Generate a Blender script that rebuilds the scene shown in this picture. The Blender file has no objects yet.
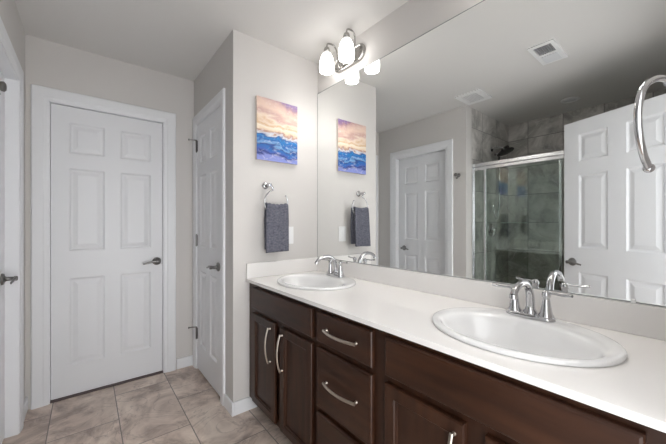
import bpy, bmesh, math, random
from mathutils import Vector, Matrix
random.seed(4)
S = bpy.context.scene
COL = S.collection
PI = math.pi

# ------------------------------------------------------------------ camera
cam_d = bpy.data.cameras.new('camera')
cam_d.sensor_width = 36.0
cam_d.lens = 36.0 * 304.0 / 666.0
cam_d.shift_y = 2.0 / 666.0
cam_d.clip_start = 0.01
cam = bpy.data.objects.new('camera', cam_d)
COL.objects.link(cam)
cam.location = (0, 0, 1.21)
cam.rotation_euler = (PI / 2, 0, math.radians(-39))
S.camera = cam

# ------------------------------------------------------------------ world, light, exposure
W = bpy.data.worlds.new('daylight_world')
S.world = W
W.use_nodes = True
W.node_tree.nodes['Background'].inputs[0].default_value = (0.985, 0.99, 1.0, 1)
_nt = W.node_tree
# the bright room behind the camera's doorway: most light arrives level, from straight behind
_tc = _nt.nodes.new('ShaderNodeTexCoord'); _sp = _nt.nodes.new('ShaderNodeSeparateXYZ'); _nt.links.new(_tc.outputs['Generated'], _sp.inputs[0])
def _m(op, a, b):
    n = _nt.nodes.new('ShaderNodeMath'); n.operation = op
    for i, v in enumerate((a, b)):
        if isinstance(v, (int, float)): n.inputs[i].default_value = v
        else: _nt.links.new(v, n.inputs[i])
    return n.outputs[0]
_e = _m('ADD', _m('MULTIPLY', _m('POWER', _m('MAXIMUM', _m('MULTIPLY', _sp.outputs[1], -1.0), 0.0), 4.0), 2.6), 2.65)
_nt.links.new(_e, _nt.nodes['Background'].inputs[1])
S.view_settings.view_transform = 'Standard'
S.view_settings.look = 'None'
S.view_settings.gamma = 1
S.view_settings.use_curve_mapping = False
S.view_settings.exposure = 0.24
BULB_W = 6.2
SHADE_E = 7.0
pl = bpy.data.lights.new('doorway_portal', 'AREA')
pl.shape = 'RECTANGLE'; pl.size = 0.84; pl.size_y = 2.04
pl.cycles.is_portal = True
po = bpy.data.objects.new('doorway_portal', pl); COL.objects.link(po)
po.location = (0.365, -0.14, 1.02); po.rotation_euler = (PI / 2, 0, PI)

# ------------------------------------------------------------------ materials
def mat(name, color, rough=0.5, metal=0.0, coat=0.0, spec=0.5):
    m = bpy.data.materials.new(name); m.use_nodes = True
    b = m.node_tree.nodes['Principled BSDF']
    b.inputs['Base Color'].default_value = (*color, 1)
    b.inputs['Roughness'].default_value = rough
    b.inputs['Metallic'].default_value = metal
    b.inputs['Coat Weight'].default_value = coat
    b.inputs['Specular IOR Level'].default_value = spec
    return m
def nd(m, t, **kw):
    n = m.node_tree.nodes.new(t)
    for k, v in kw.items(): setattr(n, k, v)
    return n
def lk(m, a, b): m.node_tree.links.new(a, b)
def bsdf(m): return m.node_tree.nodes['Principled BSDF']
def add_bump(m, scale, strength, dist=0.002, detail=3):
    tc = nd(m, 'ShaderNodeTexCoord'); n = nd(m, 'ShaderNodeTexNoise')
    n.inputs['Scale'].default_value = scale; n.inputs['Detail'].default_value = detail
    b = nd(m, 'ShaderNodeBump'); b.inputs['Strength'].default_value = strength; b.inputs['Distance'].default_value = dist
    lk(m, tc.outputs['Object'], n.inputs['Vector']); lk(m, n.outputs['Fac'], b.inputs['Height'])
    lk(m, b.outputs['Normal'], bsdf(m).inputs['Normal'])
    return n
def mottled(m, c1, c2, scale, detail=3, stretch=(1, 1, 1)):
    tc = nd(m, 'ShaderNodeTexCoord'); mp = nd(m, 'ShaderNodeMapping'); mp.inputs['Scale'].default_value = stretch
    n = nd(m, 'ShaderNodeTexNoise'); n.inputs['Scale'].default_value = scale; n.inputs['Detail'].default_value = detail
    r = nd(m, 'ShaderNodeValToRGB'); r.color_ramp.elements[0].position = 0.3; r.color_ramp.elements[1].position = 0.7
    r.color_ramp.elements[0].color = (*c1, 1); r.color_ramp.elements[1].color = (*c2, 1)
    lk(m, tc.outputs['Object'], mp.inputs['Vector']); lk(m, mp.outputs['Vector'], n.inputs['Vector'])
    lk(m, n.outputs['Fac'], r.inputs['Fac']); lk(m, r.outputs['Color'], bsdf(m).inputs['Base Color'])

M = {}
M['wall'] = mat('wall_paint', (0.63, 0.608, 0.588), 0.7); add_bump(M['wall'], 90, 0.12)
M['ceiling'] = mat('ceiling_paint', (0.70, 0.685, 0.665), 0.8); add_bump(M['ceiling'], 60, 0.2)
M['trim'] = mat('trim_white', (0.80, 0.81, 0.83), 0.35)
M['door'] = mat('door_white', (0.78, 0.79, 0.81), 0.38)
M['plastic'] = mat('white_plastic', (0.82, 0.82, 0.82), 0.35)
M['grille'] = mat('grille_grey', (0.30, 0.30, 0.31), 0.6)
M['lens'] = mat('lens_plastic', (0.72, 0.73, 0.75), 0.3)
M['dark'] = mat('dark_gap', (0.03, 0.022, 0.024), 0.8)
M['nickel'] = mat('satin_nickel', (0.22, 0.215, 0.21), 0.3, 1.0)
M['brushed'] = mat('brushed_nickel_pull', (0.60, 0.54, 0.47), 0.35, 1.0)
M['chrome'] = mat('chrome', (0.60, 0.60, 0.615), 0.06, 1.0)
M['fixture'] = mat('fixture_nickel', (0.42, 0.41, 0.39), 0.25, 1.0)
M['alu'] = mat('bright_aluminium', (0.85, 0.86, 0.87), 0.22, 1.0)
M['black'] = mat('black_rubber', (0.012, 0.011, 0.011), 0.35)
M['mirror'] = mat('mirror_silver', (0.93, 0.945, 0.94), 0.0, 1.0)
M['mirror_edge'] = mat('mirror_edge', (0.22, 0.24, 0.24), 0.3)
M['quartz'] = mat('white_countertop', (0.86, 0.84, 0.82), 0.22, coat=0.3)
M['porcelain'] = mat('porcelain', (0.83, 0.83, 0.83), 0.1, coat=0.6)
M['wood'] = mat('espresso_wood', (0.05, 0.018, 0.01), 0.38, coat=0.04, spec=0.35)
mottled(M['wood'], (0.021, 0.0072, 0.0032), (0.050, 0.0185, 0.0085), 9, 6, (3, 3, 0.35))
M['woodh'] = mat('espresso_wood_across', (0.05, 0.018, 0.01), 0.38, coat=0.04, spec=0.35)
mottled(M['woodh'], (0.021, 0.0072, 0.0032), (0.050, 0.0185, 0.0085), 9, 6, (3, 0.35, 3))
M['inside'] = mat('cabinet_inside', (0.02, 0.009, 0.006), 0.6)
M['towel'] = mat('towel_slate', (0.10, 0.10, 0.125), 0.95, spec=0.1)
mottled(M['towel'], (0.085, 0.088, 0.115), (0.19, 0.19, 0.225), 70, 4, (1, 1, 1.6))
add_bump(M['towel'], 260, 0.9, 0.004)
M['canvas'] = mat('canvas_side', (0.62, 0.55, 0.50), 0.8)

# tiles
def tile_mat(name, swap, cols, grout, bw, rh, off, offset, msize, rough, wet=False):
    m = mat(name, (0.5, 0.5, 0.5), rough)
    tc = nd(m, 'ShaderNodeTexCoord'); sp = nd(m, 'ShaderNodeSeparateXYZ'); cb = nd(m, 'ShaderNodeCombineXYZ')
    lk(m, tc.outputs['Object'], sp.inputs[0])
    a, b = swap
    lk(m, sp.outputs[a], cb.inputs[0]); lk(m, sp.outputs[b], cb.inputs[1])
    mp = nd(m, 'ShaderNodeMapping'); mp.inputs['Location'].default_value = (-off[0], -off[1], 0)
    lk(m, cb.outputs[0], mp.inputs['Vector'])
    br = nd(m, 'ShaderNodeTexBrick'); br.offset = offset; br.offset_frequency = 2; br.squash = 1
    br.inputs['Scale'].default_value = 1; br.inputs['Brick Width'].default_value = bw; br.inputs['Row Height'].default_value = rh
    br.inputs['Mortar Size'].default_value = msize; br.inputs['Mortar Smooth'].default_value = 0.1; br.inputs['Bias'].default_value = 0
    br.inputs['Color1'].default_value = (0.15, 0.15, 0.15, 1); br.inputs['Color2'].default_value = (0.85, 0.85, 0.85, 1)
    br.inputs['Mortar'].default_value = (0, 0, 0, 1)
    lk(m, mp.outputs['Vector'], br.inputs['Vector'])
    # cloudy veining, displaced per tile
    vm = nd(m, 'ShaderNodeVectorMath', operation='MULTIPLY_ADD')
    lk(m, br.outputs['Color'], vm.inputs[0]); vm.inputs[1].default_value = (3, 3, 3); lk(m, tc.outputs['Object'], vm.inputs[2])
    n1 = nd(m, 'ShaderNodeTexNoise'); n1.inputs['Scale'].default_value = 3.2; n1.inputs['Detail'].default_value = 8; n1.inputs['Roughness'].default_value = 0.62
    n1.inputs['Distortion'].default_value = 1.4
    lk(m, vm.outputs[0], n1.inputs['Vector'])
    r = nd(m, 'ShaderNodeValToRGB'); cr = r.color_ramp
    cr.elements[0].position = 0.36; cr.elements[0].color = (*cols[0], 1)
    cr.elements[1].position = 0.66; cr.elements[1].color = (*cols[2], 1)
    e = cr.elements.new(0.5); e.color = (*cols[1], 1)
    lk(m, n1.outputs['Fac'], r.inputs['Fac'])
    n2 = nd(m, 'ShaderNodeTexNoise'); n2.inputs['Scale'].default_value = 2.4; n2.inputs['Detail'].default_value = 6; n2.inputs['Distortion'].default_value = 2.5
    lk(m, vm.outputs[0], n2.inputs['Vector'])
    r2 = nd(m, 'ShaderNodeValToRGB'); c2 = r2.color_ramp
    c2.elements[0].position = 0.485; c2.elements[0].color = (0, 0, 0, 1); c2.elements[1].position = 0.515; c2.elements[1].color = (0, 0, 0, 1)
    e = c2.elements.new(0.5); e.color = (1, 1, 1, 1)
    lk(m, n2.outputs['Fac'], r2.inputs['Fac'])
    mv = nd(m, 'ShaderNodeMixRGB'); mv.inputs['Color2'].default_value = (*cols[3], 1)
    sc = nd(m, 'ShaderNodeMath', operation='MULTIPLY'); sc.inputs[1].default_value = 0.45
    lk(m, r2.outputs['Color'], sc.inputs[0]); lk(m, sc.outputs[0], mv.inputs['Fac']); lk(m, r.outputs['Color'], mv.inputs['Color1'])
    mx = nd(m, 'ShaderNodeMixRGB'); mx.inputs['Color2'].default_value = (*grout, 1)
    lk(m, br.outputs['Fac'], mx.inputs['Fac']); lk(m, mv.outputs['Color'], mx.inputs['Color1'])
    lk(m, mx.outputs['Color'], bsdf(m).inputs['Base Color'])
    bp = nd(m, 'ShaderNodeBump'); bp.invert = True; bp.inputs['Strength'].default_value = 0.5; bp.inputs['Distance'].default_value = 0.002
    lk(m, br.outputs['Fac'], bp.inputs['Height']); lk(m, bp.outputs['Normal'], bsdf(m).inputs['Normal'])
    return m
fc = [(0.34, 0.265, 0.225), (0.60, 0.49, 0.42), (0.80, 0.69, 0.60), (0.22, 0.16, 0.14)]
M['floor'] = tile_mat('floor_tile', (1, 0), fc, (0.20, 0.175, 0.16), 0.66, 0.332, (1.97, -0.177), 0.5, 0.0028, 0.35)
sc_ = [(0.30, 0.29, 0.275), (0.50, 0.48, 0.455), (0.72, 0.69, 0.66), (0.80, 0.78, 0.75)]
M['tile_back'] = tile_mat('shower_tile_back', (1, 2), sc_, (0.17, 0.165, 0.16), 0.345, 0.335, (1.36, 2.235), 0.0, 0.0028, 0.3)
M['tile_side'] = tile_mat('shower_tile_side', (0, 2), sc_, (0.17, 0.165, 0.16), 0.345, 0.335, (-1.36, 2.235), 0.0, 0.0028, 0.3)

def glass_mat(name, tint, refl=1.0):
    m = bpy.data.materials.new(name); m.use_nodes = True
    nt = m.node_tree; nt.nodes.remove(nt.nodes['Principled BSDF'])
    out = nt.nodes['Material Output']
    t = nt.nodes.new('ShaderNodeBsdfTransparent'); t.inputs[0].default_value = (*tint, 1)
    g = nt.nodes.new('ShaderNodeBsdfGlossy'); g.inputs['Roughness'].default_value = 0.0; g.inputs[0].default_value = (0.95, 1, 0.98, 1)
    lw = nt.nodes.new('ShaderNodeLayerWeight'); lw.inputs['Blend'].default_value = 0.5
    pw = nt.nodes.new('ShaderNodeMath'); pw.operation = 'POWER'; pw.inputs[1].default_value = 5.0
    f = nt.nodes.new('ShaderNodeMath'); f.operation = 'MULTIPLY_ADD'; f.inputs[1].default_value = 0.95; f.inputs[2].default_value = 0.045
    nt.links.new(lw.outputs['Facing'], pw.inputs[0]); nt.links.new(pw.outputs[0], f.inputs[0])
    x = nt.nodes.new('ShaderNodeMixShader')
    nt.links.new(f.outputs[0], x.inputs[0]); nt.links.new(t.outputs[0], x.inputs[1]); nt.links.new(g.outputs[0], x.inputs[2])
    nt.links.new(x.outputs[0], out.inputs[0])
    return m
M['glass'] = glass_mat('shower_glass', (0.94, 0.97, 0.955))
M['glass_edge'] = mat('glass_edge_green', (0.80, 0.88, 0.84), 0.15)

def shade_mat():
    m = mat('frosted_shade', (0.62, 0.62, 0.60), 0.3)
    b = bsdf(m)
    tc = nd(m, 'ShaderNodeTexCoord'); sp = nd(m, 'ShaderNodeSeparateXYZ')
    lk(m, tc.outputs['Object'], sp.inputs[0])
    mr = nd(m, 'ShaderNodeMapRange'); mr.inputs['From Min'].default_value = 0.045; mr.inputs['From Max'].default_value = 0.125
    mr.inputs['To Min'].default_value = SHADE_E; mr.inputs['To Max'].default_value = SHADE_E * 0.03
    lk(m, sp.outputs[2], mr.inputs['Value'])
    b.inputs['Emission Color'].default_value = (1.0, 0.975, 0.945, 1)
    lk(m, mr.outputs[0], b.inputs['Emission Strength'])
    return m
M['shade'] = shade_mat()
M['bulb'] = mat('lit_bulb', (1, 1, 1), 0.3)
bsdf(M['bulb']).inputs['Emission Color'].default_value = (1, 0.95, 0.87, 1)
bsdf(M['bulb']).inputs['Emission Strength'].default_value = 14

def art_mat():
    m = mat('poured_paint', (0.5, 0.5, 0.5), 0.45)
    tc = nd(m, 'ShaderNodeTexCoord'); sp = nd(m, 'ShaderNodeSeparateXYZ'); lk(m, tc.outputs['Object'], sp.inputs[0])
    n = nd(m, 'ShaderNodeTexNoise'); n.inputs['Scale'].default_value = 6.0; n.inputs['Detail'].default_value = 9; n.inputs['Roughness'].default_value = 0.62; n.inputs['Distortion'].default_value = 0.9
    mp = nd(m, 'ShaderNodeMapping'); mp.inputs['Rotation'].default_value = (0, math.radians(18), 0); mp.inputs['Scale'].default_value = (1, 1, 2.0)
    lk(m, tc.outputs['Object'], mp.inputs['Vector']); lk(m, mp.outputs['Vector'], n.inputs['Vector'])
    # height coordinate 0..1, sloping down towards the right in the upper part
    z = nd(m, 'ShaderNodeMath', operation='MULTIPLY_ADD'); z.inputs[1].default_value = 1 / 0.43; z.inputs[2].default_value = -0.06
    lk(m, sp.outputs[2], z.inputs[0])
    xz = nd(m, 'ShaderNodeMath', operation='MULTIPLY'); lk(m, sp.outputs[0], xz.inputs[0]); lk(m, z.outputs[0], xz.inputs[1])
    zz = nd(m, 'ShaderNodeMath', operation='MULTIPLY_ADD'); zz.inputs[1].default_value = 0.75; lk(m, xz.outputs[0], zz.inputs[0]); lk(m, z.outputs[0], zz.inputs[2])
    nn = nd(m, 'ShaderNodeMath', operation='MULTIPLY_ADD'); nn.inputs[1].default_value = 0.42; lk(m, n.outputs['Fac'], nn.inputs[0]); lk(m, zz.outputs[0], nn.inputs[2])
    sb = nd(m, 'ShaderNodeMath', operation='SUBTRACT'); sb.inputs[1].default_value = 0.21; lk(m, nn.outputs[0], sb.inputs[0])
    r = nd(m, 'ShaderNodeValToRGB'); cr = r.color_ramp
    stops = [(0.0, (0.22, 0.26, 0.58)), (0.05, (0.10, 0.16, 0.42)), (0.09, (0.22, 0.32, 0.66)), (0.14, (0.03, 0.36, 0.68)), (0.18, (0.10, 0.20, 0.46)), (0.22, (0.42, 0.62, 0.82)),
             (0.26, (0.02, 0.30, 0.62)), (0.31, (0.05, 0.45, 0.75)), (0.345, (0.12, 0.26, 0.50)), (0.375, (0.86, 0.86, 0.90)), (0.41, (0.66, 0.48, 0.42)), (0.46, (0.93, 0.82, 0.68)),
             (0.52, (0.97, 0.92, 0.84)), (0.57, (0.85, 0.68, 0.50)), (0.63, (0.96, 0.87, 0.78)), (0.73, (0.80, 0.62, 0.58)), (0.82, (0.93, 0.80, 0.72)),
             (0.93, (0.82, 0.66, 0.62)), (1.00, (0.66, 0.50, 0.52))]
    # ramp position is compressed by 1.25 so that the dark streak on the top right fits
    cr.elements[0].position = 0; cr.elements[0].color = (*stops[0][1], 1)
    cr.elements[1].position = 1; cr.elements[1].color = (0.60, 0.45, 0.45, 1)
    for p, c in stops[1:]:
        e = cr.elements.new(p / 1.25); e.color = tuple([v ** 1.9 * .85 for v in c] + [1])
    for p, c in [(1.05, (0.22, 0.13, 0.30)), (1.13, (0.26, 0.20, 0.36))]:
        e = cr.elements.new(p / 1.25); e.color = (*c, 1)
    dv = nd(m, 'ShaderNodeMath', operation='DIVIDE'); dv.inputs[1].default_value = 1.25; lk(m, sb.outputs[0], dv.inputs[0])
    lk(m, dv.outputs[0], r.inputs['Fac'])
    # fine white lacing
    v = nd(m, 'ShaderNodeTexNoise'); v.inputs['Scale'].default_value = 26; v.inputs['Detail'].default_value = 5; v.inputs['Distortion'].default_value = 1.5
    lk(m, mp.outputs['Vector'], v.inputs['Vector'])
    vr = nd(m, 'ShaderNodeValToRGB'); vr.color_ramp.elements[0].position = 0.56; vr.color_ramp.elements[0].color = (0, 0, 0, 1)
    vr.color_ramp.elements[1].position = 0.72; vr.color_ramp.elements[1].color = (0.45, 0.45, 0.45, 1); lk(m, v.outputs['Fac'], vr.inputs['Fac'])
    mx = nd(m, 'ShaderNodeMixRGB'); mx.inputs['Color2'].default_value = (0.80, 0.76, 0.80, 1)
    lk(m, vr.outputs['Color'], mx.inputs['Fac']); lk(m, r.outputs['Color'], mx.inputs['Color1'])
    lk(m, mx.outputs['Color'], bsdf(m).inputs['Base Color'])
    return m
M['art'] = art_mat()

# ------------------------------------------------------------------ mesh helpers
def link(name, bm, m, parent=None, smooth=False, mats=None, auto=None):
    me = bpy.data.meshes.new(name)
    bmesh.ops.recalc_face_normals(bm, faces=bm.faces[:])
    bm.to_mesh(me); bm.free()
    for x in (mats or [m]): me.materials.append(x)
    if smooth:
        for p in me.polygons: p.use_smooth = True
        if auto is not None:
            me.set_sharp_from_angle(angle=math.radians(auto))
    o = bpy.data.objects.new(name, me); COL.objects.link(o)
    if parent: o.parent = parent
    return o
def tag(o, label=None, cat=None, group=None, kind=None):
    if label: o['label'] = label
    if cat: o['category'] = cat
    if group: o['group'] = group
    if kind: o['kind'] = kind
    return o
def empty(name, loc=(0, 0, 0), rz=0, **kw):
    o = bpy.data.objects.new(name, None); COL.objects.link(o)
    o.location = loc; o.rotation_euler = (0, 0, rz); o.empty_display_size = 0.1
    return tag(o, **kw)
def box(bm, lo, hi, bev=0, seg=2, mi=0):
    r = bmesh.ops.create_cube(bm, size=1)
    vs = r['verts']
    for v in vs:
        v.co = Vector([lo[i] + (v.co[i] + 0.5) * (hi[i] - lo[i]) for i in range(3)])
    fs = {f for v in vs for f in v.link_faces}
    for f in fs: f.material_index = mi
    if bev > 0:
        es = {e for v in vs for e in v.link_edges}
        bmesh.ops.bevel(bm, geom=list(es), offset=bev, segments=seg, affect='EDGES', profile=0.5, clamp_overlap=True)
def B(*boxes, bev=0, seg=2):
    bm = bmesh.new()
    for lo, hi in boxes: box(bm, lo, hi, bev, seg)
    return bm
def sweep(bm, pts, rad, n=12, flat=None, caps=True, closed=False):
    pts = [Vector(p) for p in pts]; N = len(pts)
    if not hasattr(rad, '__len__'): rad = [rad] * N
    tan = []
    for i in range(N):
        if closed: t = pts[(i + 1) % N] - pts[i - 1]
        else: t = pts[min(i + 1, N - 1)] - pts[max(i - 1, 0)]
        tan.append(t.normalized())
    up = Vector((0, 0, 1)) if abs(tan[0].z) < 0.9 else Vector((1, 0, 0))
    u = tan[0].cross(up).normalized()
    rings = []
    for i in range(N):
        if i:
            u = (u - tan[i] * u.dot(tan[i])).normalized()
        w = tan[i].cross(u)
        fu, fw = flat if flat else (1, 1)
        rings.append([bm.verts.new(pts[i] + (u * math.cos(a) * fu + w * math.sin(a) * fw) * rad[i]) for a in [2 * PI * k / n for k in range(n)]])
    for i in range(N if closed else N - 1):
        a, b = rings[i], rings[(i + 1) % N]
        for k in range(n): bm.faces.new((a[k], a[(k + 1) % n], b[(k + 1) % n], b[k]))
    if caps and not closed:
        bm.faces.new(rings[0][::-1]); bm.faces.new(rings[-1])
def lathe(bm, prof, c=(0, 0, 0), axis='z', n=32, cap=True, sx=1, sy=1):
    c = Vector(c); rings = []
    for r, z in prof:
        ring = []
        for k in range(n):
            a = 2 * PI * k / n; x, y = r * math.cos(a) * sx, r * math.sin(a) * sy
            p = {'z': (x, y, z), 'y': (x, z, y), 'x': (z, x, y)}[axis]
            ring.append(bm.verts.new(c + Vector(p)))
        rings.append(ring)
    for a, b in zip(rings, rings[1:]):
        for k in range(n): bm.faces.new((a[k], a[(k + 1) % n], b[(k + 1) % n], b[k]))
    if cap:
        bm.faces.new(rings[0]); bm.faces.new(rings[-1])
def smooth_pts(pts, it=2):
    pts = [Vector(p) for p in pts]
    for _ in range(it):
        q = [pts[0]]
        for a, b in zip(pts, pts[1:]): q += [a * 0.75 + b * 0.25, a * 0.25 + b * 0.75]
        q.append(pts[-1]); pts = q
    return pts

# ------------------------------------------------------------------ the room
CH = 2.44           # ceiling height
YF = 2.79           # far wall
XL = -0.31          # left wall
XM = 1.378          # wall behind the mirror (mirror face at 1.373)
YE = 1.888           # end wall
XH = 0.718          # right side of the hall
XB = -1.36          # shower back
YS = 1.58           # shower side
def struct(name, bm, m, label, **kw):
    o = link(name, bm, m, **kw); return tag(o, label=label, kind='structure')
def wall_x(y0, y1, xa, xb, op=None, z1=CH):
    """boxes of a wall running along x between y0..y1, with an opening (x0,x1,h)"""
    if not op: return [((xa, y0, 0), (xb, y1, z1))]
    return [((xa, y0, 0), (op[0], y1, z1)), ((op[1], y0, 0), (xb, y1, z1)), ((op[0], y0, op[2]), (op[1], y1, z1))]
def wall_y(x0, x1, ya, yb, op=None, z1=CH):
    if not op: return [((x0, ya, 0), (x1, yb, z1))]
    return [((x0, ya, 0), (x1, op[0], z1)), ((x0, op[1], 0), (x1, yb, z1)), ((x0, op[0], op[2]), (x1, op[1], z1))]
struct('floor', B(((-1.47, -0.14, -0.06), (1.50, 2.92, 0.0))), M['floor'], 'beige veined stone-look floor tiles in staggered rows')
struct('ceiling', B(((-1.47, -0.14, CH), (1.50, 2.92, CH + 0.08))), M['ceiling'], 'flat off-white painted ceiling')
struct('wall_far', B(*wall_x(YF, YF + 0.12, -0.43, 0.84, (-0.205, 0.495, 2.045))), M['wall'], 'greige wall at the hall end around the six-panel door')
struct('wall_left', B(*wall_y(XL - 0.115, XL, YS, YF, (1.805, 2.51, 2.045))), M['wall'], 'greige wall seen in the mirror, with a recessed white door')
struct('wall_hall', B(*wall_y(XH, XH + 0.12, YE + 0.10, YF, (2.10, 2.705, 2.045))), M['wall'], 'short greige hall wall holding the narrow white door')
struct('wall_end', B(((XH, YE, 0), (XM, YE + 0.10, CH))), M['wall'], 'pale wall at the vanity end, hung with the painting and towel ring')
struct('wall_right', B(((XM, -0.12, 0), (XM + 0.12, YE + 0.10, CH))), M['wall'], 'pale wall above and behind the long mirror')
struct('wall_rear', B(*wall_x(-0.12, 0.0, XL - 0.115, XM, (-0.055, 0.785, 2.045))), M['wall'], 'greige wall with the entry doorway')
struct('wall_shower_back', B(((XB - 0.10, -0.12, 0), (XB, YS + 0.10, CH))), M['tile_back'], 'grey marble-look tiled back wall of the shower')
struct('wall_shower_side', B(((XB, YS, 0), (XL - 0.115, YS + 0.10, CH))), M['tile_side'], 'grey marble-look tiled wall carrying the shower head and valve')
struct('wall_shower_near', B(((XB, -0.12, 0), (XL - 0.115, 0.0, CH))), M['tile_side'], 'grey tiled shower wall opposite the shower head')
struct('trim_1', B(((-0.51, 0.0, 0), (-0.40, YS, 0.10)), bev=0.004), M['tile_back'], 'low grey tiled curb under the shower doors')

def base(name, boxes, label):
    bm = bmesh.new()
    for lo, hi in boxes: box(bm, lo, hi, 0.004, 2)
    struct(name, bm, M['trim'], label)
t = 0.012
base('baseboard_far', [((0.58, YF - t, 0), (XH, YF, 0.085))], 'white baseboard between the two hall doors')
base('baseboard_left', [((XL, 2.60, 0), (XL + t, YF, 0.085)), ((XL, YS, 0), (XL + t, 1.72, 0.085))], 'white baseboard along the left hall wall')
base('baseboard_hall', [((XH - t, YE - t, 0), (XH, 2.03, 0.085))], 'white baseboard under the narrow door wall corner')
base('baseboard_end', [((XH, YE - t, 0), (0.885, YE, 0.085))], 'white baseboard running under the end wall to the vanity')

# ---- doors
def door_leaf(w, z0, z1, th, sl, pw, mw):
    """six-panel leaf, local x 0..w, front face at y=0, back at y=th"""
    bm = bmesh.new()
    sr = w - sl - 2 * pw - mw
    xs = [0, sl, sl + pw, sl + pw + mw, sl + 2 * pw + mw, w]
    zs = [z0, 0.22, 0.83, 1.02, 1.60, 1.705, 1.92, z1]
    for side in (0, 1):
        def P(x, z, d):   # d = depth below the face
            return bm.verts.new((x, d if side == 0 else th - d, z))
        for i in range(5):
            for j in range(7):
                xa, xb, za, zb = xs[i], xs[i + 1], zs[j], zs[j + 1]
                if i in (1, 3) and j in (1, 3, 5):
                    prof = [(0, 0), (0.004, 0.003), (0.012, 0.009), (0.020, 0.009), (0.046, 0.002)]
                    loops = []
                    for ins, d in prof:
                        loops.append([P(xa + ins, za + ins, d), P(xb - ins, za + ins, d), P(xb - ins, zb - ins, d), P(xa + ins, zb - ins, d)])
                    for a, b in zip(loops, loops[1:]):
                        for k in range(4): bm.faces.new((a[k], a[(k + 1) % 4], b[(k + 1) % 4], b[k]))
                    bm.faces.new(loops[-1])
                else:
                    bm.faces.new((P(xa, za, 0), P(xb, za, 0), P(xb, zb, 0), P(xa, zb, 0)))
    for q in [((0, z0), (w, z0)), ((w, z0), (w, z1)), ((w, z1), (0, z1)), ((0, z1), (0, z0))]:
        (xa, za), (xb, zb) = q
        bm.faces.new([bm.verts.new(c) for c in ((xa, 0, za), (xb, 0, zb), (xb, th, zb), (xa, th, za))])
    bmesh.ops.remove_doubles(bm, verts=bm.verts[:], dist=1e-5)
    return bm
def casing(w, h, cw=0.085, jd=0.11, t=0.016, stop=None):
    """casing on the wall face (y=0) round an opening 0..w, h high, and the jamb boards inside it"""
    bm = bmesh.new()
    prof = [(0.0, 0.0), (0.0, -0.008), (0.006, -0.010), (0.02, -0.011), (0.028, -0.015), (cw * 0.75, -t), (cw - 0.006, -t), (cw, -0.011), (cw, 0)]
    path = lambda o: [(-o, 0.0), (-o, h + o), (w + o, h + o), (w + o, 0.0)]
    rows = []
    for o, y in prof:
        rows.append([bm.verts.new((x, y, z)) for x, z in path(o - 0.006 if o else -0.006)])
    for a, b in zip(rows, rows[1:]):
        for k in range(3): bm.faces.new((a[k], a[k + 1], b[k + 1], b[k]))
    for k in (0, 3): bm.faces.new([r[k] for r in rows])
    if stop is not None:
        box(bm, (0.012, stop, 0), (0.028, stop + 0.012, h - 0.012)); box(bm, (w - 0.028, stop, 0), (w - 0.012, stop + 0.012, h - 0.012)); box(bm, (0.028, stop, h - 0.028), (w - 0.028, stop + 0.012, h - 0.012))
    box(bm, (0.0, -0.004, 0), (0.012, jd, h), 0)
    box(bm, (w - 0.012, -0.004, 0), (w, jd, h), 0)
    box(bm, (0.012, -0.004, h - 0.012), (w - 0.012, jd, h), 0)
    return bm
def lever(parent, x, z, y, direction, dz=-0.012, length=0.10):
    """round rosette on the leaf at (x,y,z), the lever pointing along local x"""
    bm = bmesh.new()
    lathe(bm, [(0.031, 0), (0.032, -0.003), (0.029, -0.010), (0.016, -0.014), (0.0115, -0.020), (0.0105, -0.046), (0.013, -0.050), (0.013, -0.060), (0.009, -0.063)], (x, y, z), 'y', 24)
    h = link('door_handle', bm, M['nickel'], parent, smooth=True, auto=40)
    bm = bmesh.new()
    d = direction
    pts = smooth_pts([(x, y - 0.054, z), (x + d * 0.03, y - 0.056, z + 0.004), (x + d * 0.06, y - 0.053, z - 0.004), (x + d * length, y - 0.050, z + dz)], 2)
    sweep(bm, pts, [0.0095 - 0.004 * i / (len(pts) - 1) for i in range(len(pts))], 10, flat=(0.75, 1.1))
    link('lever', bm, M['nickel'], h, smooth=True)
    return h
def hinges(parent, x, y, zs, stops=()):
    for i, z in enumerate(zs):
        bm = bmesh.new()
        lathe(bm, [(0.003, -0.052), (0.0065, -0.048), (0.0065, 0.048), (0.003, 0.052)], (x, y - 0.006, z), 'z', 12)
        box(bm, (x - 0.001, y - 0.002, z - 0.044), (x + 0.022, y + 0.0015, z + 0.044))
        hg = link('hinge', bm, M['nickel'], parent, smooth=True, auto=30)
        if i in stops:
            bm = bmesh.new()
            sweep(bm, [(x, y - 0.006, z + 0.050), (x - 0.012, y - 0.035, z + 0.050), (x - 0.018, y - 0.058, z + 0.050)], 0.0045, 8)
            lathe(bm, [(0.004, -0.066), (0.008, -0.064), (0.008, -0.056), (0.004, -0.054)], (x - 0.018, y, z + 0.050), 'y', 12)
            link('hinge_pin_stop', bm, M['nickel'], hg, smooth=True, auto=30)

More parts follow.
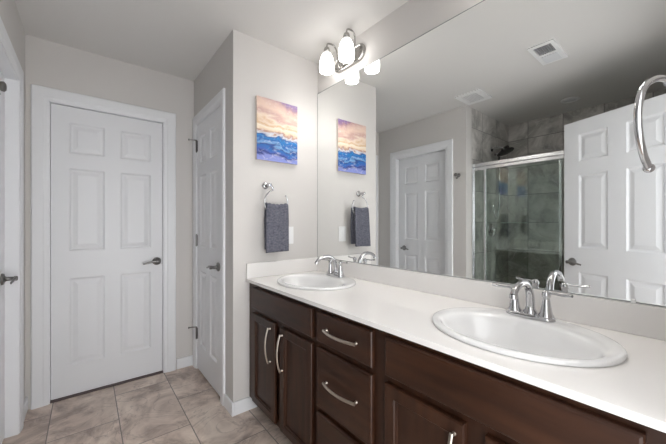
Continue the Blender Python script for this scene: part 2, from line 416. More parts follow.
def door(name, loc, rz, w, recess, label, sl, pw, mw, knob_x, kdir, cw=0.085, th=0.035, hinge=None, legs=(1, 1)):
    r = empty(name, loc, rz, label=label, kind='structure')
    link('door_frame', casing(w, 2.045, cw, stop=recess + th + 0.001 if recess < 0.07 else None), M['trim'], r)
    lf = link('door_leaf', door_leaf(w - 0.028, 0.012, 2.030, th, sl, pw, mw), M['door'], r)
    lf.location = (0.014, recess, 0)
    lever(r, knob_x, 0.91, recess, kdir)
    return r
d1 = door('door_1', (-0.205, YF, 0), 0, 0.70, 0.022, 'white six-panel door closed at the end of the hall', 0.095, 0.20, 0.095, 0.645, -1)
sw = link('threshold', B(((0.0, 0.0, 0.0), (0.70, 0.09, 0.009)), bev=0.003), mat('threshold_strip', (0.10, 0.07, 0.07), 0.5), d1)
sw['label'] = 'dark threshold strip under the door'
d2 = door('door_2', (XL, 1.805, 0), PI / 2, 0.705, 0.050, 'white six-panel door set deep in the left wall', 0.10, 0.19, 0.10, 0.605, -1, cw=0.085)
d3 = door('door_3', (XH, 2.705, 0), -PI / 2, 0.605, 0.0, 'narrow white six-panel door with lever on the hall side wall', 0.085, 0.155, 0.095, 0.545, -1, cw=0.078)
hinges(d3, 0.012, 0.0, (1.86, 1.075, 0.30), (0, 2))
d4 = empty('door_4', (-0.034, 0.068, 0), math.radians(113.9), label='white six-panel entry door standing open in front of the shower', kind='structure')
link('door_leaf', door_leaf(0.75, 0.02, 2.03, 0.035, 0.113, 0.205, 0.112), M['door'], d4)
lever(d4, 0.683, 0.905, 0.0, -1)
for z in (0.3, 1.05, 1.8):
    bm = bmesh.new(); lathe(bm, [(0.003, -0.05), (0.0065, -0.047), (0.0065, 0.047), (0.003, 0.05)], (-0.004, 0.040, z), 'z', 12)
    link('hinge', bm, M['nickel'], d4, smooth=True, auto=30)
# doorway trim round the camera's doorway
fr = empty('trim_2', (-0.055, 0.0, 0), PI, label='white jamb of the entry doorway', kind='structure')
bm = bmesh.new()
box(bm, (0, -0.12, 0), (0.012, 0, 2.045)); box(bm, (0.828, -0.12, 0), (0.84, 0, 2.045)); box(bm, (0.012, -0.12, 2.033), (0.828, 0, 2.045))
fr.rotation_euler = (0, 0, 0)
link('jamb', bm, M['trim'], fr)

# unseen boards added behind the shut doors to stop light leaking round them
struct('light_block_far', B(((-0.43, YF + 0.125, 0), (0.84, YF + 0.145, CH))), M['wall'], 'unseen board added behind the hall-end door to block light')
struct('light_block_left', B(((XL - 0.14, 1.70, 0), (XL - 0.12, YF + 0.12, CH))), M['wall'], 'unseen board added behind the recessed door to block light')
struct('light_block_hall', B(((XH + 0.125, YE + 0.105, 0), (XH + 0.145, YF + 0.12, CH))), M['wall'], 'unseen board added behind the narrow door to block light')
# ---- mirror
mr = link('wall_mirror', B(((1.373, 0.012, 0.957), (XM, YE - 0.002, 2.205))), M['mirror'])
tag(mr, 'large frameless mirror spanning the wall above the vanity', 'mirror')
link('polished_edge', B(((1.3725, YE - 0.0035, 0.957), (XM, YE - 0.002, 2.205))), M['mirror_edge'], mr)
for z in (2.2035, 0.9565):
    link('polished_edge', B(((1.3715, 0.012, z), (XM, YE - 0.002, z + 0.0025))), M['mirror_edge'], mr)
bm = B(((1.3655, 0.147, 0.9555), (1.3712, 0.158, 0.968)), bev=0.002); bm2 = bm
box(bm, (1.3655, 0.147, 0.9555), (XM, 0.158, 0.9585), 0.0008)
link('mirror_clip', bm, M['plastic'], mr)

# ------------------------------------------------------------------ vanity
XF = 0.826
XD = 0.806
def carcass(y0, y1, openings, left_panel, right_panel):
    bm = bmesh.new(); b = 0.0
    zt, zb = 0.838, 0.085
    box(bm, (XF + 0.018, y0, zb), (XM - 0.03, y0 + 0.016, zt)); box(bm, (XF + 0.018, y1 - 0.016, zb), (XM - 0.03, y1, zt))
    box(bm, (XF + 0.018, y0 + 0.016, zb), (XM - 0.03, y1 - 0.016, zb + 0.016))
    box(bm, (XM - 0.036, y0 + 0.016, zb + 0.016), (XM - 0.03, y1 - 0.016, zt))
    # face frame as one rectangle with rails
    ys = sorted({y0, y1, *[v for o in openings for v in o[:2]]}); zs = sorted({zb, zt, *[v for o in openings for v in o[2:]]})
    for ya, yb in zip(ys, ys[1:]):
        for za, zc in zip(zs, zs[1:]):
            cy, cz = (ya + yb) / 2, (za + zc) / 2
            if not any(o[0] < cy < o[1] and o[2] < cz < o[3] for o in openings):
                box(bm, (XF, ya, za), (XF + 0.018, yb, zc))
    bmesh.ops.remove_doubles(bm, verts=bm.verts[:], dist=1e-5)
    return bm
def slab_front(y0, y1, z0, z1):
    bm = bmesh.new()
    rows = []
    for ins, x in [(0, XF - 0.001), (0, XD + 0.006), (0.003, XD + 0.002), (0.008, XD), (0.010, XD)]:
        rows.append([bm.verts.new((x, a, b)) for a, b in ((y0 + ins, z0 + ins), (y1 - ins, z0 + ins), (y1 - ins, z1 - ins), (y0 + ins, z1 - ins))])
    for a, b in zip(rows, rows[1:]):
        for k in range(4): bm.faces.new((a[k], a[(k + 1) % 4], b[(k + 1) % 4], b[k]))
    bm.faces.new(rows[0]); bm.faces.new(rows[-1])
    return bm
def panel_front(y0, y1, z0, z1, fw=0.052):
    bm = bmesh.new(); rows = []
    for ins, x in [(0, XF - 0.001), (0, XD + 0.005), (0.002, XD + 0.001), (0.005, XD), (fw - 0.010, XD), (fw - 0.006, XD + 0.004), (fw - 0.001, XD + 0.005), (fw, XD + 0.010), (fw + 0.002, XD + 0.011)]:
        rows.append([bm.verts.new((x, a, b)) for a, b in ((y0 + ins, z0 + ins), (y1 - ins, z0 + ins), (y1 - ins, z1 - ins), (y0 + ins, z1 - ins))])
    for a, b in zip(rows, rows[1:]):
        for k in range(4): bm.faces.new((a[k], a[(k + 1) % 4], b[(k + 1) % 4], b[k]))
    bm.faces.new(rows[0]); bm.faces.new(rows[-1])
    return bm
def pull(parent, y, z, horiz, L=0.20):
    """bow pull: two posts and a bowed flat bar"""
    bm = bmesh.new(); pts = []
    N = 17
    for i in range(N):
        s = -1 + 2 * i / (N - 1)
        off = 0.014 + 0.018 * (1 - s * s)
        pts.append((XD - off, y + s * L / 2 if horiz else y, z if horiz else z + s * L / 2))
    sweep(bm, pts, 0.0062, 10, flat=(0.75, 1.0) if horiz else (1.0, 0.75))
    for s in (-0.93, 0.93):
        c = (XD, y + s * L / 2 if horiz else y, z if horiz else z + s * L / 2)
        lathe(bm, [(0.0065, 0.0), (0.0048, -0.004), (0.0045, -0.016)], c, 'x', 10)
    link('handle', bm, M['brushed'], parent, smooth=True, auto=50)
def cab_door(par, y0, y1, z0, z1, hy, hz):
    d = link('door', panel_front(y0, y1, z0, z1), M['wood'], par); pull(d, hy, hz, False); return d
def drawer(par, y0, y1, z0, z1, hz):
    d = link('drawer', slab_front(y0, y1, z0, z1), M['woodh'], par); pull(d, (y0 + y1) / 2, hz, True); return d
def toe(par, y0, y1):
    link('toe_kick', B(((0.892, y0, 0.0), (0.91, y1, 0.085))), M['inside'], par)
DZ0, DZ1, FZ0, FZ1 = 0.100, 0.656, 0.682, 0.815
# far sink base
c1 = empty('sink_cabinet', (0, 0, 0), label='dark brown two-door sink cabinet against the end wall, false front above', cat='cabinet', group='dark vanity cabinets')
link('body', carcass(1.138, YE - 0.002, [(1.175, 1.46, 0.12, 0.64), (1.50, 1.80, 0.12, 0.64), (1.175, 1.80, 0.70, 0.80)], 1, 1), M['wood'], c1)
link('false_front', slab_front(1.157, 1.806, FZ0, FZ1), M['woodh'], c1)
cab_door(c1, 1.157, 1.450, DZ0, DZ1, 1.424, 0.525)
cab_door(c1, 1.513, 1.806, DZ0, DZ1, 1.560, 0.525)
toe(c1, 1.138, YE - 0.002)
c2 = empty('drawer_cabinet', (0, 0, 0), label='dark brown bank of three drawers between the two sink cabinets', cat='cabinet', group='dark vanity cabinets')
link('body', carcass(0.744, 1.138, [(0.79, 1.10, 0.12, 0.36), (0.79, 1.10, 0.40, 0.64), (0.79, 1.10, 0.70, 0.80)], 1, 1), M['wood'], c2)
drawer(c2, 0.775, 1.118, FZ0, FZ1, 0.750)
drawer(c2, 0.775, 1.118, 0.388, DZ1, 0.523)
drawer(c2, 0.775, 1.118, DZ0, 0.364, 0.235)
toe(c2, 0.744, 1.138)
c3 = empty('sink_cabinet', (0, 0, 0), label='dark brown sink cabinet with a long false front, nearest the entry', cat='cabinet', group='dark vanity cabinets')
link('body', carcass(0.012, 0.744, [(0.09, 0.35, 0.12, 0.64), (0.44, 0.70, 0.12, 0.64), (0.09, 0.70, 0.70, 0.80)], 1, 1), M['wood'], c3)
link('false_front', slab_front(0.074, 0.713, FZ0, FZ1), M['woodh'], c3)
cab_door(c3, 0.424, 0.713, DZ0, DZ1, 0.452, 0.525)
cab_door(c3, 0.074, 0.369, DZ0, DZ1, 0.340, 0.525)
toe(c3, 0.012, 0.744)

# countertop with two oval cut-outs
CT, CB = 0.857, 0.839
SX, S1, S2 = 1.085, 1.507, 0.400
def counter():
    bm = bmesh.new(); edges = []
    def loop(pts):
        vs = [bm.verts.new((x, y, CT)) for x, y in pts]
        for i in range(len(vs)): edges.append(bm.edges.new((vs[i], vs[(i + 1) % len(vs)])))
    loop([(0.802, 0.004), (XM - 0.001, 0.004), (XM - 0.001, YE - 0.001), (0.802, YE - 0.001)])
    for yc in (S1, S2):
        loop([(SX + 0.204 * math.cos(a), yc + 0.250 * math.sin(a)) for a in [2 * PI * k / 56 for k in range(56)]])
    r = bmesh.ops.triangle_fill(bm, edges=edges, use_beauty=True)
    bad = [f for f in bm.faces if any(((f.calc_center_median().x - SX) / 0.204) ** 2 + ((f.calc_center_median().y - yc) / 0.250) ** 2 < 0.98 for yc in (S1, S2))]
    if bad: bmesh.ops.delete(bm, geom=bad, context='FACES_ONLY')
    ex = bmesh.ops.extrude_face_region(bm, geom=bm.faces[:])
    for v in [g for g in ex['geom'] if isinstance(g, bmesh.types.BMVert)]: v.co.z = CB
    return bm
ct = link('countertop', counter(), M['quartz'])
tag(ct, 'long white vanity countertop over the dark cabinets', 'countertop')
link('front_edge', B(((0.7995, 0.004, CB - 0.001), (0.803, YE - 0.001, CT)), bev=0.001), M['quartz'], ct)
link('backsplash', B(((1.356, 0.004, CT), (XM - 0.001, YE - 0.021, 0.955)), bev=0.002), M['quartz'], ct)
link('side_splash', B(((0.802, YE - 0.020, CT), (XM - 0.001, YE - 0.001, 0.955)), bev=0.002), M['quartz'], ct)

def make_sink():
    bm = bmesh.new(); n = 72; rings = []
    # (centre shift x, half x, half y, z)
    prof = [(0, .197, .242, -.017), (0, .199, .244, 0.0006), (0, .219, .265, 0.0008), (0, .2215, .2675, .003), (0, .2215, .2675, .0095), (0, .219, .265, .0130), (0, .213, .259, .0145), (0, .206, .252, .0147),
            (-.012, .186, .243, .0135), (-.022, .170, .236, .012), (-.028, .160, .229, .008), (-.030, .154, .223, .001), (-.031, .147, .213, -.018),
            (-.033, .133, .196, -.055), (-.034, .112, .164, -.092), (-.034, .078, .112, -.116), (-.034, .045, .060, -.127), (-.034, .024, .024, -.131)]
    for cx, a, b, z in prof:
        rings.append([bm.verts.new((cx + a * math.cos(t), b * math.sin(t), z)) for t in [2 * PI * k / n for k in range(n)]])
    for a, b in zip(rings, rings[1:]):
        for k in range(n): bm.faces.new((a[k], a[(k + 1) % n], b[(k + 1) % n], b[k]))
    bm.faces.new(rings[-1])
    # outer underside
    prev = rings[0]
    for cx, a, b, z in [(-.012, .180, .238, -.03), (-.025, .160, .218, -.06), (-.033, .128, .180, -.10), (-.033, .06, .08, -.145)]:
        r = [bm.verts.new((cx + a * math.cos(t), b * math.sin(t), z)) for t in [2 * PI * k / n for k in range(n)]]
        for k in range(n): bm.faces.new((prev[k], r[k], r[(k + 1) % n], prev[(k + 1) % n]))
        prev = r
    bm.faces.new(prev)
    root = link('oval_sink', bm, M['porcelain'], smooth=True)
    bm = bmesh.new(); lathe(bm, [(0.0, -.1275), (0.010, -.1275), (0.012, -.130), (0.016, -.1315), (0.022, -.129), (0.023, -.134)], (-.034, 0, 0), 'z', 24, cap=False)
    link('drain', bm, M['chrome'], root, smooth=True)
    bm = bmesh.new(); lathe(bm, [(0.0, 0.001), (0.006, 0.001), (0.009, 0.0), (0.010, -0.002)], (0.095, 0, -0.040), 'x', 16, cap=False)
    return root
def make_faucet():
    root = empty('faucet', (0, 0, 0))
    bm = bmesh.new()   # elongated base plate
    for r, z in [(1, 0)]: pass
    N = 48; rings = []
    for s, z in [(1, 0), (1.0, .006), (.96, .010), (.82, .013), (.6, .0145)]:
        ring = []
        for k in range(N):
            a = 2 * PI * k / N; cy = 0.052 if math.sin(a) > 0 else -0.052
            if abs(math.sin(a)) < 1e-6: cy = 0
            ring.append(bm.verts.new((0.027 * s * math.cos(a), cy * s + 0.027 * s * math.sin(a), z)))
        rings.append(ring)
    for a, b in zip(rings, rings[1:]):
        for k in range(N): bm.faces.new((a[k], a[(k + 1) % N], b[(k + 1) % N], b[k]))
    bm.faces.new(rings[0]); bm.faces.new(rings[-1])
    link('base_plate', bm, M['chrome'], root, smooth=True, auto=50)
    bm = bmesh.new()
    pts = smooth_pts([(0.004, 0, .010), (0.006, 0, .055), (-.004, 0, .096), (-.040, 0, .128), (-.098, 0, .130), (-.136, 0, .115), (-.149, 0, .098)], 2)
    n = len(pts)
    sweep(bm, pts, [0.0155 - 0.0045 * min(1, i / (n * .7)) for i in range(n)], 16)
    lathe(bm, [(0.024, .012), (0.022, .020), (0.0165, .028), (0.0155, .034)], (0.004, 0, 0), 'z', 24)
    sp = link('spout', bm, M['chrome'], root, smooth=True, auto=60)
    bm = bmesh.new()
    lathe(bm, [(0.0115, 0.006), (0.0125, 0.003), (0.0125, -0.008), (0.010, -0.010)], (-.150, 0, .096), 'z', 20)
    link('aerator', bm, M['chrome'], sp, smooth=True, auto=50)
    for s in (1, -1):
        bm = bmesh.new()
        lathe(bm, [(0.0235, .010), (0.0235, .016), (0.019, .024), (0.0150, .045), (0.0118, .068), (0.0105, .076), (0.0125, .080), (0.0135, .086), (0.0125, .096), (0.008, .102), (0.003, .104)], (0, s * 0.051, 0), 'z', 24)
        h = link('handle', bm, M['chrome'], root, smooth=True, auto=60)
        bm = bmesh.new()
        p = smooth_pts([(0, s * 0.051, .092), (-.002, s * 0.072, .096), (-.006, s * 0.098, .094), (-.012, s * 0.128, .098)], 2)
        m_ = len(p)
        sweep(bm, p, [0.0085 - 0.0035 * math.sin(PI * .5 * min(1, i / (m_ * .4))) + 0.0025 * (i / m_) ** 2 for i in range(m_)], 12, flat=(1.15, 0.8))
        link('lever', bm, M['chrome'], h, smooth=True, auto=60)
    return root
def dup(o, parent=None):
    c = o.copy(); COL.objects.link(c)
    if parent: c.parent = parent
    for ch in list(o.children): dup(ch, c)
    return c
sk = make_sink(); sk2 = dup(sk)
for o, y, l in ((sk, S1, 'white oval drop-in sink beside the end wall'), (sk2, S2, 'white oval drop-in sink nearest the entry, closer to the camera')):
    o.location = (SX, y, CT); tag(o, l, 'sink', 'oval sinks in the countertop')
fa = make_faucet(); fa2 = dup(fa)
for o, y, l in ((fa, 1.535, 'chrome two-lever faucet on the sink beside the end wall'), (fa2, 0.412, 'chrome two-lever faucet on the sink nearest the entry')):
    o.location = (1.262, y, CT + 0.0152); tag(o, l, 'faucet', 'faucets behind the sinks')

# ------------------------------------------------------------------ end wall things
# painting: local origin at lower left front corner
AX0, AX1, AZ0, AZ1, AY = 0.867, 1.181, 1.637, 2.056, YE - 0.022
pt = empty('canvas_painting', (AX0, AY, AZ0), label='unframed abstract canvas of blue, cream and pink swirls above the towel', cat='painting')
aw, ah = AX1 - AX0, AZ1 - AZ0
link('canvas_body', B(((0, 0.0025, 0), (aw, 0.0215, ah)), bev=0.002), M['canvas'], pt)
bm = bmesh.new(); box(bm, (0, 0, 0), (aw, 0.003, ah), 0.001)
link('painted_face', bm, M['art'], pt)

def ring_pts(cx, cz, y, r, a0, a1, rz=None, n=36):
    rz = rz or r
    return [(cx + r * math.cos(math.radians(a0 + (a1 - a0) * i / n)), y, cz + rz * math.sin(math.radians(a0 + (a1 - a0) * i / n))) for i in range(n + 1)]
def make_towel_ring(name, loc, rz, arm_end, path, label, rr=0.0045, post=0.045):
    """local: wall at y=0, room towards -y, post at the origin, open ring hanging from its arm"""
    root = empty(name, loc, rz, label=label, cat='towel ring')
    bm = bmesh.new()
    lathe(bm, [(0.024, 0), (0.0245, -0.004), (0.020, -0.010), (0.011, -0.014), (0.009, -0.030), (0.0115, -0.036), (0.0115, -post - .004), (0.006, -post - .008)], (0, 0, 0), 'y', 24)
    link('post', bm, M['chrome'], root, smooth=True, auto=50)
    bm = bmesh.new()
    sweep(bm, smooth_pts([(0, -post, 0), (arm_end[0] * .5, -post, arm_end[1] * .2), arm_end_3(arm_end, path)], 2), 0.0075, 10)
    link('arm', bm, M['chrome'], root, smooth=True)
    bm = bmesh.new()
    sweep(bm, path, rr, 10)
    bmesh.ops.create_uvsphere(bm, u_segments=10, v_segments=8, radius=rr * 1.5, matrix=Matrix.Translation(path[-1]))
    link('ring', bm, M['chrome'], root, smooth=True)
    return root
def arm_end_3(a, path): return path[0]
YT = 1.816 - YE      # ring plane in front of the end wall
make_towel_ring('towel_ring', (0.937, YE, 1.468), 0, (0.024, -0.030), ring_pts(0.048, -0.116, YT, 0.086, 106, 394), 'chrome open towel ring holding the grey towel on the end wall', post=-YT)
# towel
def make_towel():
    bm = bmesh.new()
    W0, nx = 0.166, 26
    front, back, top = 1.026, 1.045, 1.347
    prof = []      # (z, y) along the cloth, front bottom to back bottom
    for i in range(22): prof.append((front + (top - 0.012 - front) * i / 21, -0.0185))
    for k in range(1, 8):
        a = PI * k / 8; prof.append((top - 0.012 + 0.012 * math.sin(a), -0.0185 * math.cos(a)))
    for i in range(22): prof.append((top - 0.012 + (back - top + 0.012) * i / 21, 0.0185))
    rows = []
    for z, y in prof:
        f = (top - z) / (top - front)
        w = W0 * (0.93 + 0.07 * min(1, f * 3))
        row = []
        for j in range(nx + 1):
            u = j / nx - 0.5
            rip = 0.0028 * math.sin(u * 11 + 0.8 + f) * (1 - 0.4 * f) + 0.0012 * math.sin(u * 27 + f * 5)
            sag = -0.010 * (1 - (2 * u) ** 2) * max(0, 1 - f * 5) + 0.003 * math.sin(u * 33) * max(0, 1 - f * 4)
            sgn = 1 if y > 0.001 else -1
            skew = -0.006 * f if sgn < 0 else 0.006
            row.append(bm.verts.new((u * w + skew, y * (1 + 0.25 * f * (sgn < 0)) - 0.004 * f + rip, z + sag + (0.004 * u if f > .9 else 0))))
        rows.append(row)
    for a, b in zip(rows, rows[1:]):
        for j in range(nx): bm.faces.new((a[j], a[j + 1], b[j + 1], b[j]))
    return bm
tw = link('hand_towel', make_towel(), M['towel'], smooth=True)
tw.location = (0.984, 1.816, 0)
sm = tw.modifiers.new('thickness', 'SOLIDIFY'); sm.thickness = 0.009; sm.offset = 0
tag(tw, 'slate grey hand towel hanging folded in the towel ring', 'towel')
bm = bmesh.new()
# switch plate
sp_ = link('switch_plate', B(((1.086, YE - 0.006, 1.068), (1.158, YE, 1.190)), bev=0.002), M['plastic'])
tag(sp_, 'white wall switch plate beside the hanging towel', 'switch')
link('rocker', B(((1.1055, YE - 0.0095, 1.096), (1.1385, YE - 0.006, 1.162)), bev=0.0012), M['plastic'], sp_)
for z in (1.080, 1.178):
    bm = bmesh.new(); lathe(bm, [(0.003, -0.006), (0.003, -0.0072), (0.001, -0.0075)], (1.122, YE, z), 'y', 10)
    link('screw', bm, M['plastic'], sp_)
# near towel ring, on the rear wall close to the mirror
wp = smooth_pts([(.905, .052, 1.500), (.870, .064, 1.498), (.825, .078, 1.474), (.800, .083, 1.432), (.802, .083, 1.385), (.832, .079, 1.342), (.875, .075, 1.322)], 2)
make_towel_ring('towel_ring', (0.915, 0.0, 1.500), PI, (0.01, -0.006), [Vector((.915 - p.x, -p.y, p.z - 1.500)) for p in wp], 'empty chrome towel ring on the rear wall at the mirror edge', rr=0.0062, post=0.05)
# robe hook on the left wall
rh = empty('robe_hook', (XL, 1.66, 1.724), PI / 2, label='small nickel robe hook on the left wall beside the recessed door', cat='hook')
bm = bmesh.new()
lathe(bm, [(0.020, 0), (0.021, -0.003), (0.016, -0.010), (0.009, -0.013), (0.008, -0.034)], (0, 0, 0), 'y', 20)
link('rosette', bm, M['nickel'], rh, smooth=True, auto=50)
bm = bmesh.new()
lathe(bm, [(0.008, -.030), (0.008, -.052), (0.013, -.056), (0.018, -.062), (0.019, -.069), (0.014, -.074), (0.005, -.076)], (0, 0, 0), 'y', 20)
link('knob', bm, M['nickel'], rh, smooth=True, auto=50)
bm = bmesh.new()
sweep(bm, smooth_pts([(0, -0.014, -0.006), (0, -0.026, -0.030), (0, -0.045, -0.040), (0, -0.056, -0.026)], 2), 0.006, 10)
link('prong', bm, M['nickel'], rh, smooth=True)

# ------------------------------------------------------------------ vanity lights
def make_fixture(name_label, loc):
    """local: origin at the plate centre on the wall, room towards -x, along y"""
    root = empty('vanity_light', loc, 0, label=name_label, cat='light fixture', group='two-shade vanity lights above the mirror')
    # stadium shaped back plate
    bm = bmesh.new(); N = 48; rings = []
    def st(s, x):
        ring = []
        for k in range(N):
            a = 2 * PI * (k + .5) / N; c = 0.094 if math.cos(a) > 0 else -0.094
            ring.append(bm.verts.new((x, (c + 0.056 * math.cos(a)) * s if s == 1 else c + 0.056 * s * math.cos(a), 0.056 * s * math.sin(a))))
        return ring
    for s, x in [(1, 0), (1, -.010), (.93, -.016), (.80, -.018), (.74, -.014), (.70, -.013)]: rings.append(st(s, x))
    for a, b in zip(rings, rings[1:]):
        for k in range(N): bm.faces.new((a[k], a[(k + 1) % N], b[(k + 1) % N], b[k]))
    bm.faces.new(rings[0]); bm.faces.new(rings[-1])
    link('back_plate', bm, M['fixture'], root, smooth=True, auto=50)
    for s in (1, -1):
        bm = bmesh.new()
        p = smooth_pts([(-.012, s * 0.045, -.018), (-.030, s * 0.052, -.045), (-.038, s * 0.068, -.042), (-.036, s * 0.084, .020), (-.038, s * 0.092, .085), (-.062, s * 0.098, .118), (-.112, s * 0.10, .112), (-.120, s * 0.10, .092), (-.120, s * 0.10, .070)], 3)
        sweep(bm, p, 0.0052, 12)
        lathe(bm, [(0.012, 0), (0.011, -.006), (0.006, -.010)], (-.013, s * 0.045, -.018), 'x', 14)
        arm = link('arm', bm, M['fixture'], root, smooth=True, auto=60)
        bm = bmesh.new()
        lathe(bm, [(0.006, .086), (0.010, .082), (0.017, .076), (0.021, .064), (0.021, .052), (0.018, .050)], (-.120, s * .10, 0), 'z', 24)
        link('socket_cap', bm, M['fixture'], arm, smooth=True, auto=60)
        # bell shade: local z 0 at open bottom
        bm = bmesh.new()
        prof = [(.0465, 0), (.0485, .012), (.0500, .032), (.0495, .058), (.0465, .086), (.0405, .114), (.032, .138), (.023, .155), (.018, .162)]
        prof = [(r, z * .83) for r, z in prof]
        lathe(bm, prof, (0, 0, 0), 'z', 36, cap=False)
        lathe(bm, [(r - .003, z) for r, z in prof], (0, 0, 0), 'z', 36, cap=False)
        lathe(bm, [(.0465, 0), (.0435, 0)], (0, 0, 0), 'z', 36, cap=False)
        bmesh.ops.remove_doubles(bm, verts=bm.verts[:], dist=1e-5)
        sh = link('lamp_shade', bm, M['shade'], root, smooth=True)
        sh.location = (-.120, s * .10, -.083)
        bm = bmesh.new()
        bmesh.ops.create_uvsphere(bm, u_segments=20, v_segments=12, radius=.020, matrix=Matrix.Translation((0, 0, .088)))
        lathe(bm, [(.018, .094), (.013, .108), (.012, .122)], (0, 0, 0), 'z', 20)
        link('bulb', bm, M['bulb'], sh, smooth=True)
        ld = bpy.data.lights.new('bulb_light', 'POINT'); ld.energy = BULB_W; ld.shadow_soft_size = .018; ld.color = (1, .97, .94)
        lo = bpy.data.objects.new('bulb_light', ld); COL.objects.link(lo); lo.parent = sh; lo.location = (0, 0, .046)
    return root
make_fixture('nickel two-shade vanity light over the sink by the end wall', (XM, 1.52, 2.320))
make_fixture('nickel two-shade vanity light over the sink nearest the entry', (XM, 0.42, 2.320))

# ------------------------------------------------------------------ ceiling things (seen in the mirror)
def vent(name, cx, cy, sx, sy, label, cat, grille, lens=None, n=9, along='x'):
    root = empty(name, (cx, cy, CH), 0, label=label, cat=cat)
    bm = bmesh.new()
    gx0, gx1, gy0, gy1 = grille
    xs = [-sx / 2, gx0, gx1, sx / 2]; ys = [-sy / 2, gy0, gy1, sy / 2]
    def q(a, b, z0=-0.012, z1=0): box(bm, (a[0], a[1], z0), (b[0], b[1], z1))
    q((-sx / 2, -sy / 2), (gx0, sy / 2)); q((gx1, -sy / 2), (sx / 2, sy / 2)); q((gx0, -sy / 2), (gx1, gy0)); q((gx0, gy1), (gx1, sy / 2))
    link('frame', bm, M['plastic'], root)
    link('duct_opening', B(((gx0, gy0, -0.002), (gx1, gy1, -0.0005))), M['grille'], root)
    for i in range(n):
        f = (i + .5) / n
        if along == 'x':
            y = gy0 + (gy1 - gy0) * f; b = ((gx0, y - (gy1 - gy0) / n * .22, -.010), (gx1, y + (gy1 - gy0) / n * .22, -.004))
        else:
            x = gx0 + (gx1 - gx0) * f; b = ((x - (gx1 - gx0) / n * .22, gy0, -.010), (x + (gx1 - gx0) / n * .22, gy1, -.004))
        link('slat', B(b), M['grille'] if lens else M['plastic'], root)
    if lens:
        link('light_lens', B(((lens[0], lens[1], -.018), (lens[2], lens[3], -.012)), bev=.004), M['lens'], root)
    return root
vent('ceiling_vent', -0.16, 1.43, 0.28, 0.235, 'white slatted air vent in the ceiling near the shower end wall', 'vent', (-.09, .10, -.075, .075), n=8)
vent('exhaust_fan', 0.185, 0.722, 0.33, 0.155, 'white exhaust fan with a dark grille in the ceiling', 'exhaust fan', (.005, .135, -.052, .052), lens=(-.14, -.05, -.02, .05), n=8)
dl = empty('recessed_downlight', (-0.97, 0.86, CH), 0, label='round unlit recessed light in the ceiling over the shower', cat='ceiling light')
bm = bmesh.new(); lathe(bm, [(.078, 0), (.078, -.004), (.070, -.010), (.058, -.009), (.052, -.002)], (0, 0, 0), 'z', 36, cap=False)
link('trim_ring', bm, M['plastic'], dl, smooth=True, auto=40)
bm = bmesh.new(); lathe(bm, [(.054, -.003), (.03, -.005), (.01, -.006)], (0, 0, 0), 'z', 36)
link('lens', bm, M['lens'], dl, smooth=True)

# ------------------------------------------------------------------ shower
HZ = 1.842
se = empty('shower_enclosure', (-0.45, 0, 0.10), 0, label='sliding clear glass shower doors in a bright aluminium frame', cat='shower door')
h = HZ - 0.10
link('header', B(((-.032, .002, h - .036), (.032, YS - .002, h)), bev=.004), M['alu'], se)
link('bottom_track', B(((-.030, .002, 0), (.030, YS - .002, .028)), bev=.003), M['alu'], se)
for y0 in (.002, YS - .008):
    link('wall_jamb', B(((-.022, y0, .028), (.022, y0 + .006, h - .036)), bev=.002), M['alu'], se)
def glass_door(x, ya, yb, f2=.022):
    z0, z1 = .032, h - .038
    bm = bmesh.new(); f = .022
    box(bm, (x - .008, ya, z0), (x + .008, ya + f, z1), .002); box(bm, (x - .008, yb - f2, z0), (x + .008, yb, z1), .002)
    box(bm, (x - .008, ya + f, z1 - .030), (x + .008, yb - f2, z1), .002); box(bm, (x - .008, ya + f, z0), (x + .008, yb - f2, z0 + .026), .002)
    fr_ = link('door_frame', bm, M['alu'], se)
    link('glass_pane', B(((x - .003, ya + f, z0 + .026), (x + .003, yb - f2, z1 - .030))), M['glass'], fr_)
glass_door(.014, .70, 1.455)
glass_door(-.014, .80, YS - .009, .009)

# shower head on its arm
sh_ = empty('rain_shower', (-0.90, YS, 2.075), 0, label='dark round shower head on a chrome arm above the glass doors', cat='shower head')
bm = bmesh.new()
lathe(bm, [(.030, 0), (.030, -.004), (.016, -.012), (.010, -.014)], (0, 0, 0), 'y', 24)
p = smooth_pts([(0, 0, 0), (0, -.06, .012), (0, -.11, .0), (0, -.14, -.035)], 2)
sweep(bm, p, .009, 12)
link('arm', bm, M['chrome'], sh_, smooth=True, auto=50)
def tilted(bm, ax, deg, loc):
    bmesh.ops.transform(bm, matrix=Matrix.Translation(loc) @ Matrix.Rotation(math.radians(deg), 4, ax), verts=bm.verts[:])
bm = bmesh.new(); lathe(bm, [(.012, .020), (.018, .008), (.060, .003), (.090, -.003), (.091, -.008), (.083, -.010)], (0, 0, 0), 'z', 32)
tilted(bm, 'X', -22, (0.01, -.150, -.055)); tilted(bm, 'Y', 0, (0, 0, 0))
link('spray_head', bm, M['black'], sh_, smooth=True, auto=50)
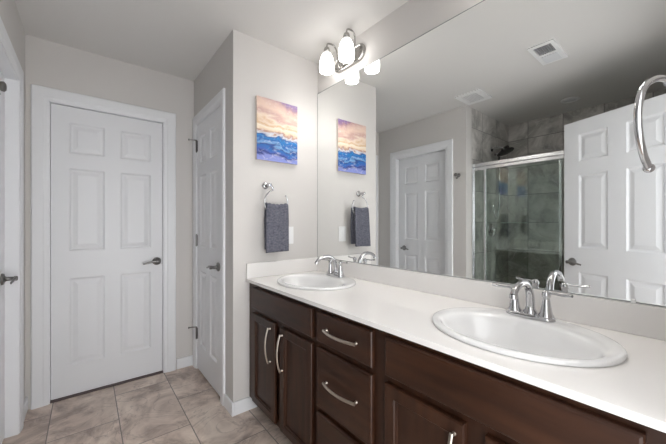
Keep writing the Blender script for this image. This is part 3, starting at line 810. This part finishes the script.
# hand shower on a slide hose beside it
hs = empty('hand_shower', (-0.99, YS, 2.03), 0, label='dark hand shower with a hose hanging beside the shower head', cat='hand shower')
bm = bmesh.new(); lathe(bm, [(.022, 0), (.022, -.004), (.012, -.012), (.010, -.040)], (0, 0, 0), 'y', 20)
link('bracket', bm, M['chrome'], hs, smooth=True, auto=50)
bm = bmesh.new(); lathe(bm, [(.010, .014), (.045, .008), (.052, -.002), (.048, -.010)], (0, 0, 0), 'z', 28)
tilted(bm, 'X', -40, (0, -.105, .045))
sweep(bm, smooth_pts([(0, -.040, -.08), (0, -.050, -.01), (0, -.075, .030), (0, -.100, .050)], 2), .011, 12)
link('spray_head', bm, M['black'], hs, smooth=True, auto=50)
bm = bmesh.new()
sweep(bm, smooth_pts([(0, -.040, -.08), (0, -.050, -.30), (.02, -.055, -.60), (.05, -.04, -.80), (.08, -.03, -.72), (.09, -.015, -.60)], 3), .007, 10)
link('hose', bm, M['chrome'], hs, smooth=True)
vl = empty('shower_valve', (-0.88, YS, 1.14), 0, label='round chrome shower valve with a lever on the tiled wall', cat='valve')
bm = bmesh.new(); lathe(bm, [(.075, 0), (.075, -.004), (.060, -.010), (.030, -.014), (.026, -.045), (.020, -.052)], (0, 0, 0), 'y', 36)
link('escutcheon', bm, M['chrome'], vl, smooth=True, auto=50)
bm = bmesh.new(); sweep(bm, [(0, -.045, 0), (.03, -.048, -.03), (.055, -.052, -.065)], [.010, .008, .007], 10)
link('lever', bm, M['chrome'], vl, smooth=True)
def corner_shelf(z, label):
    bm = bmesh.new(); R_ = .22; n = 16
    for zz in (0,):
        top = [(0, 0)] + [(R_ * math.cos(PI / 2 * k / n), -R_ * math.sin(PI / 2 * k / n)) for k in range(n + 1)]
        a = [bm.verts.new((x, y, .008)) for x, y in top]; b = [bm.verts.new((x, y, 0)) for x, y in top]
        bm.faces.new(a); bm.faces.new(b[::-1])
        for k in range(len(a)): bm.faces.new((a[k], a[(k + 1) % len(a)], b[(k + 1) % len(a)], b[k]))
    o = link('corner_shelf', bm, M['glass_edge']); o.location = (XB + .001, YS - .001, z); return tag(o, label, 'shelf')
corner_shelf(1.222, 'frosted glass corner shelf in the shower')
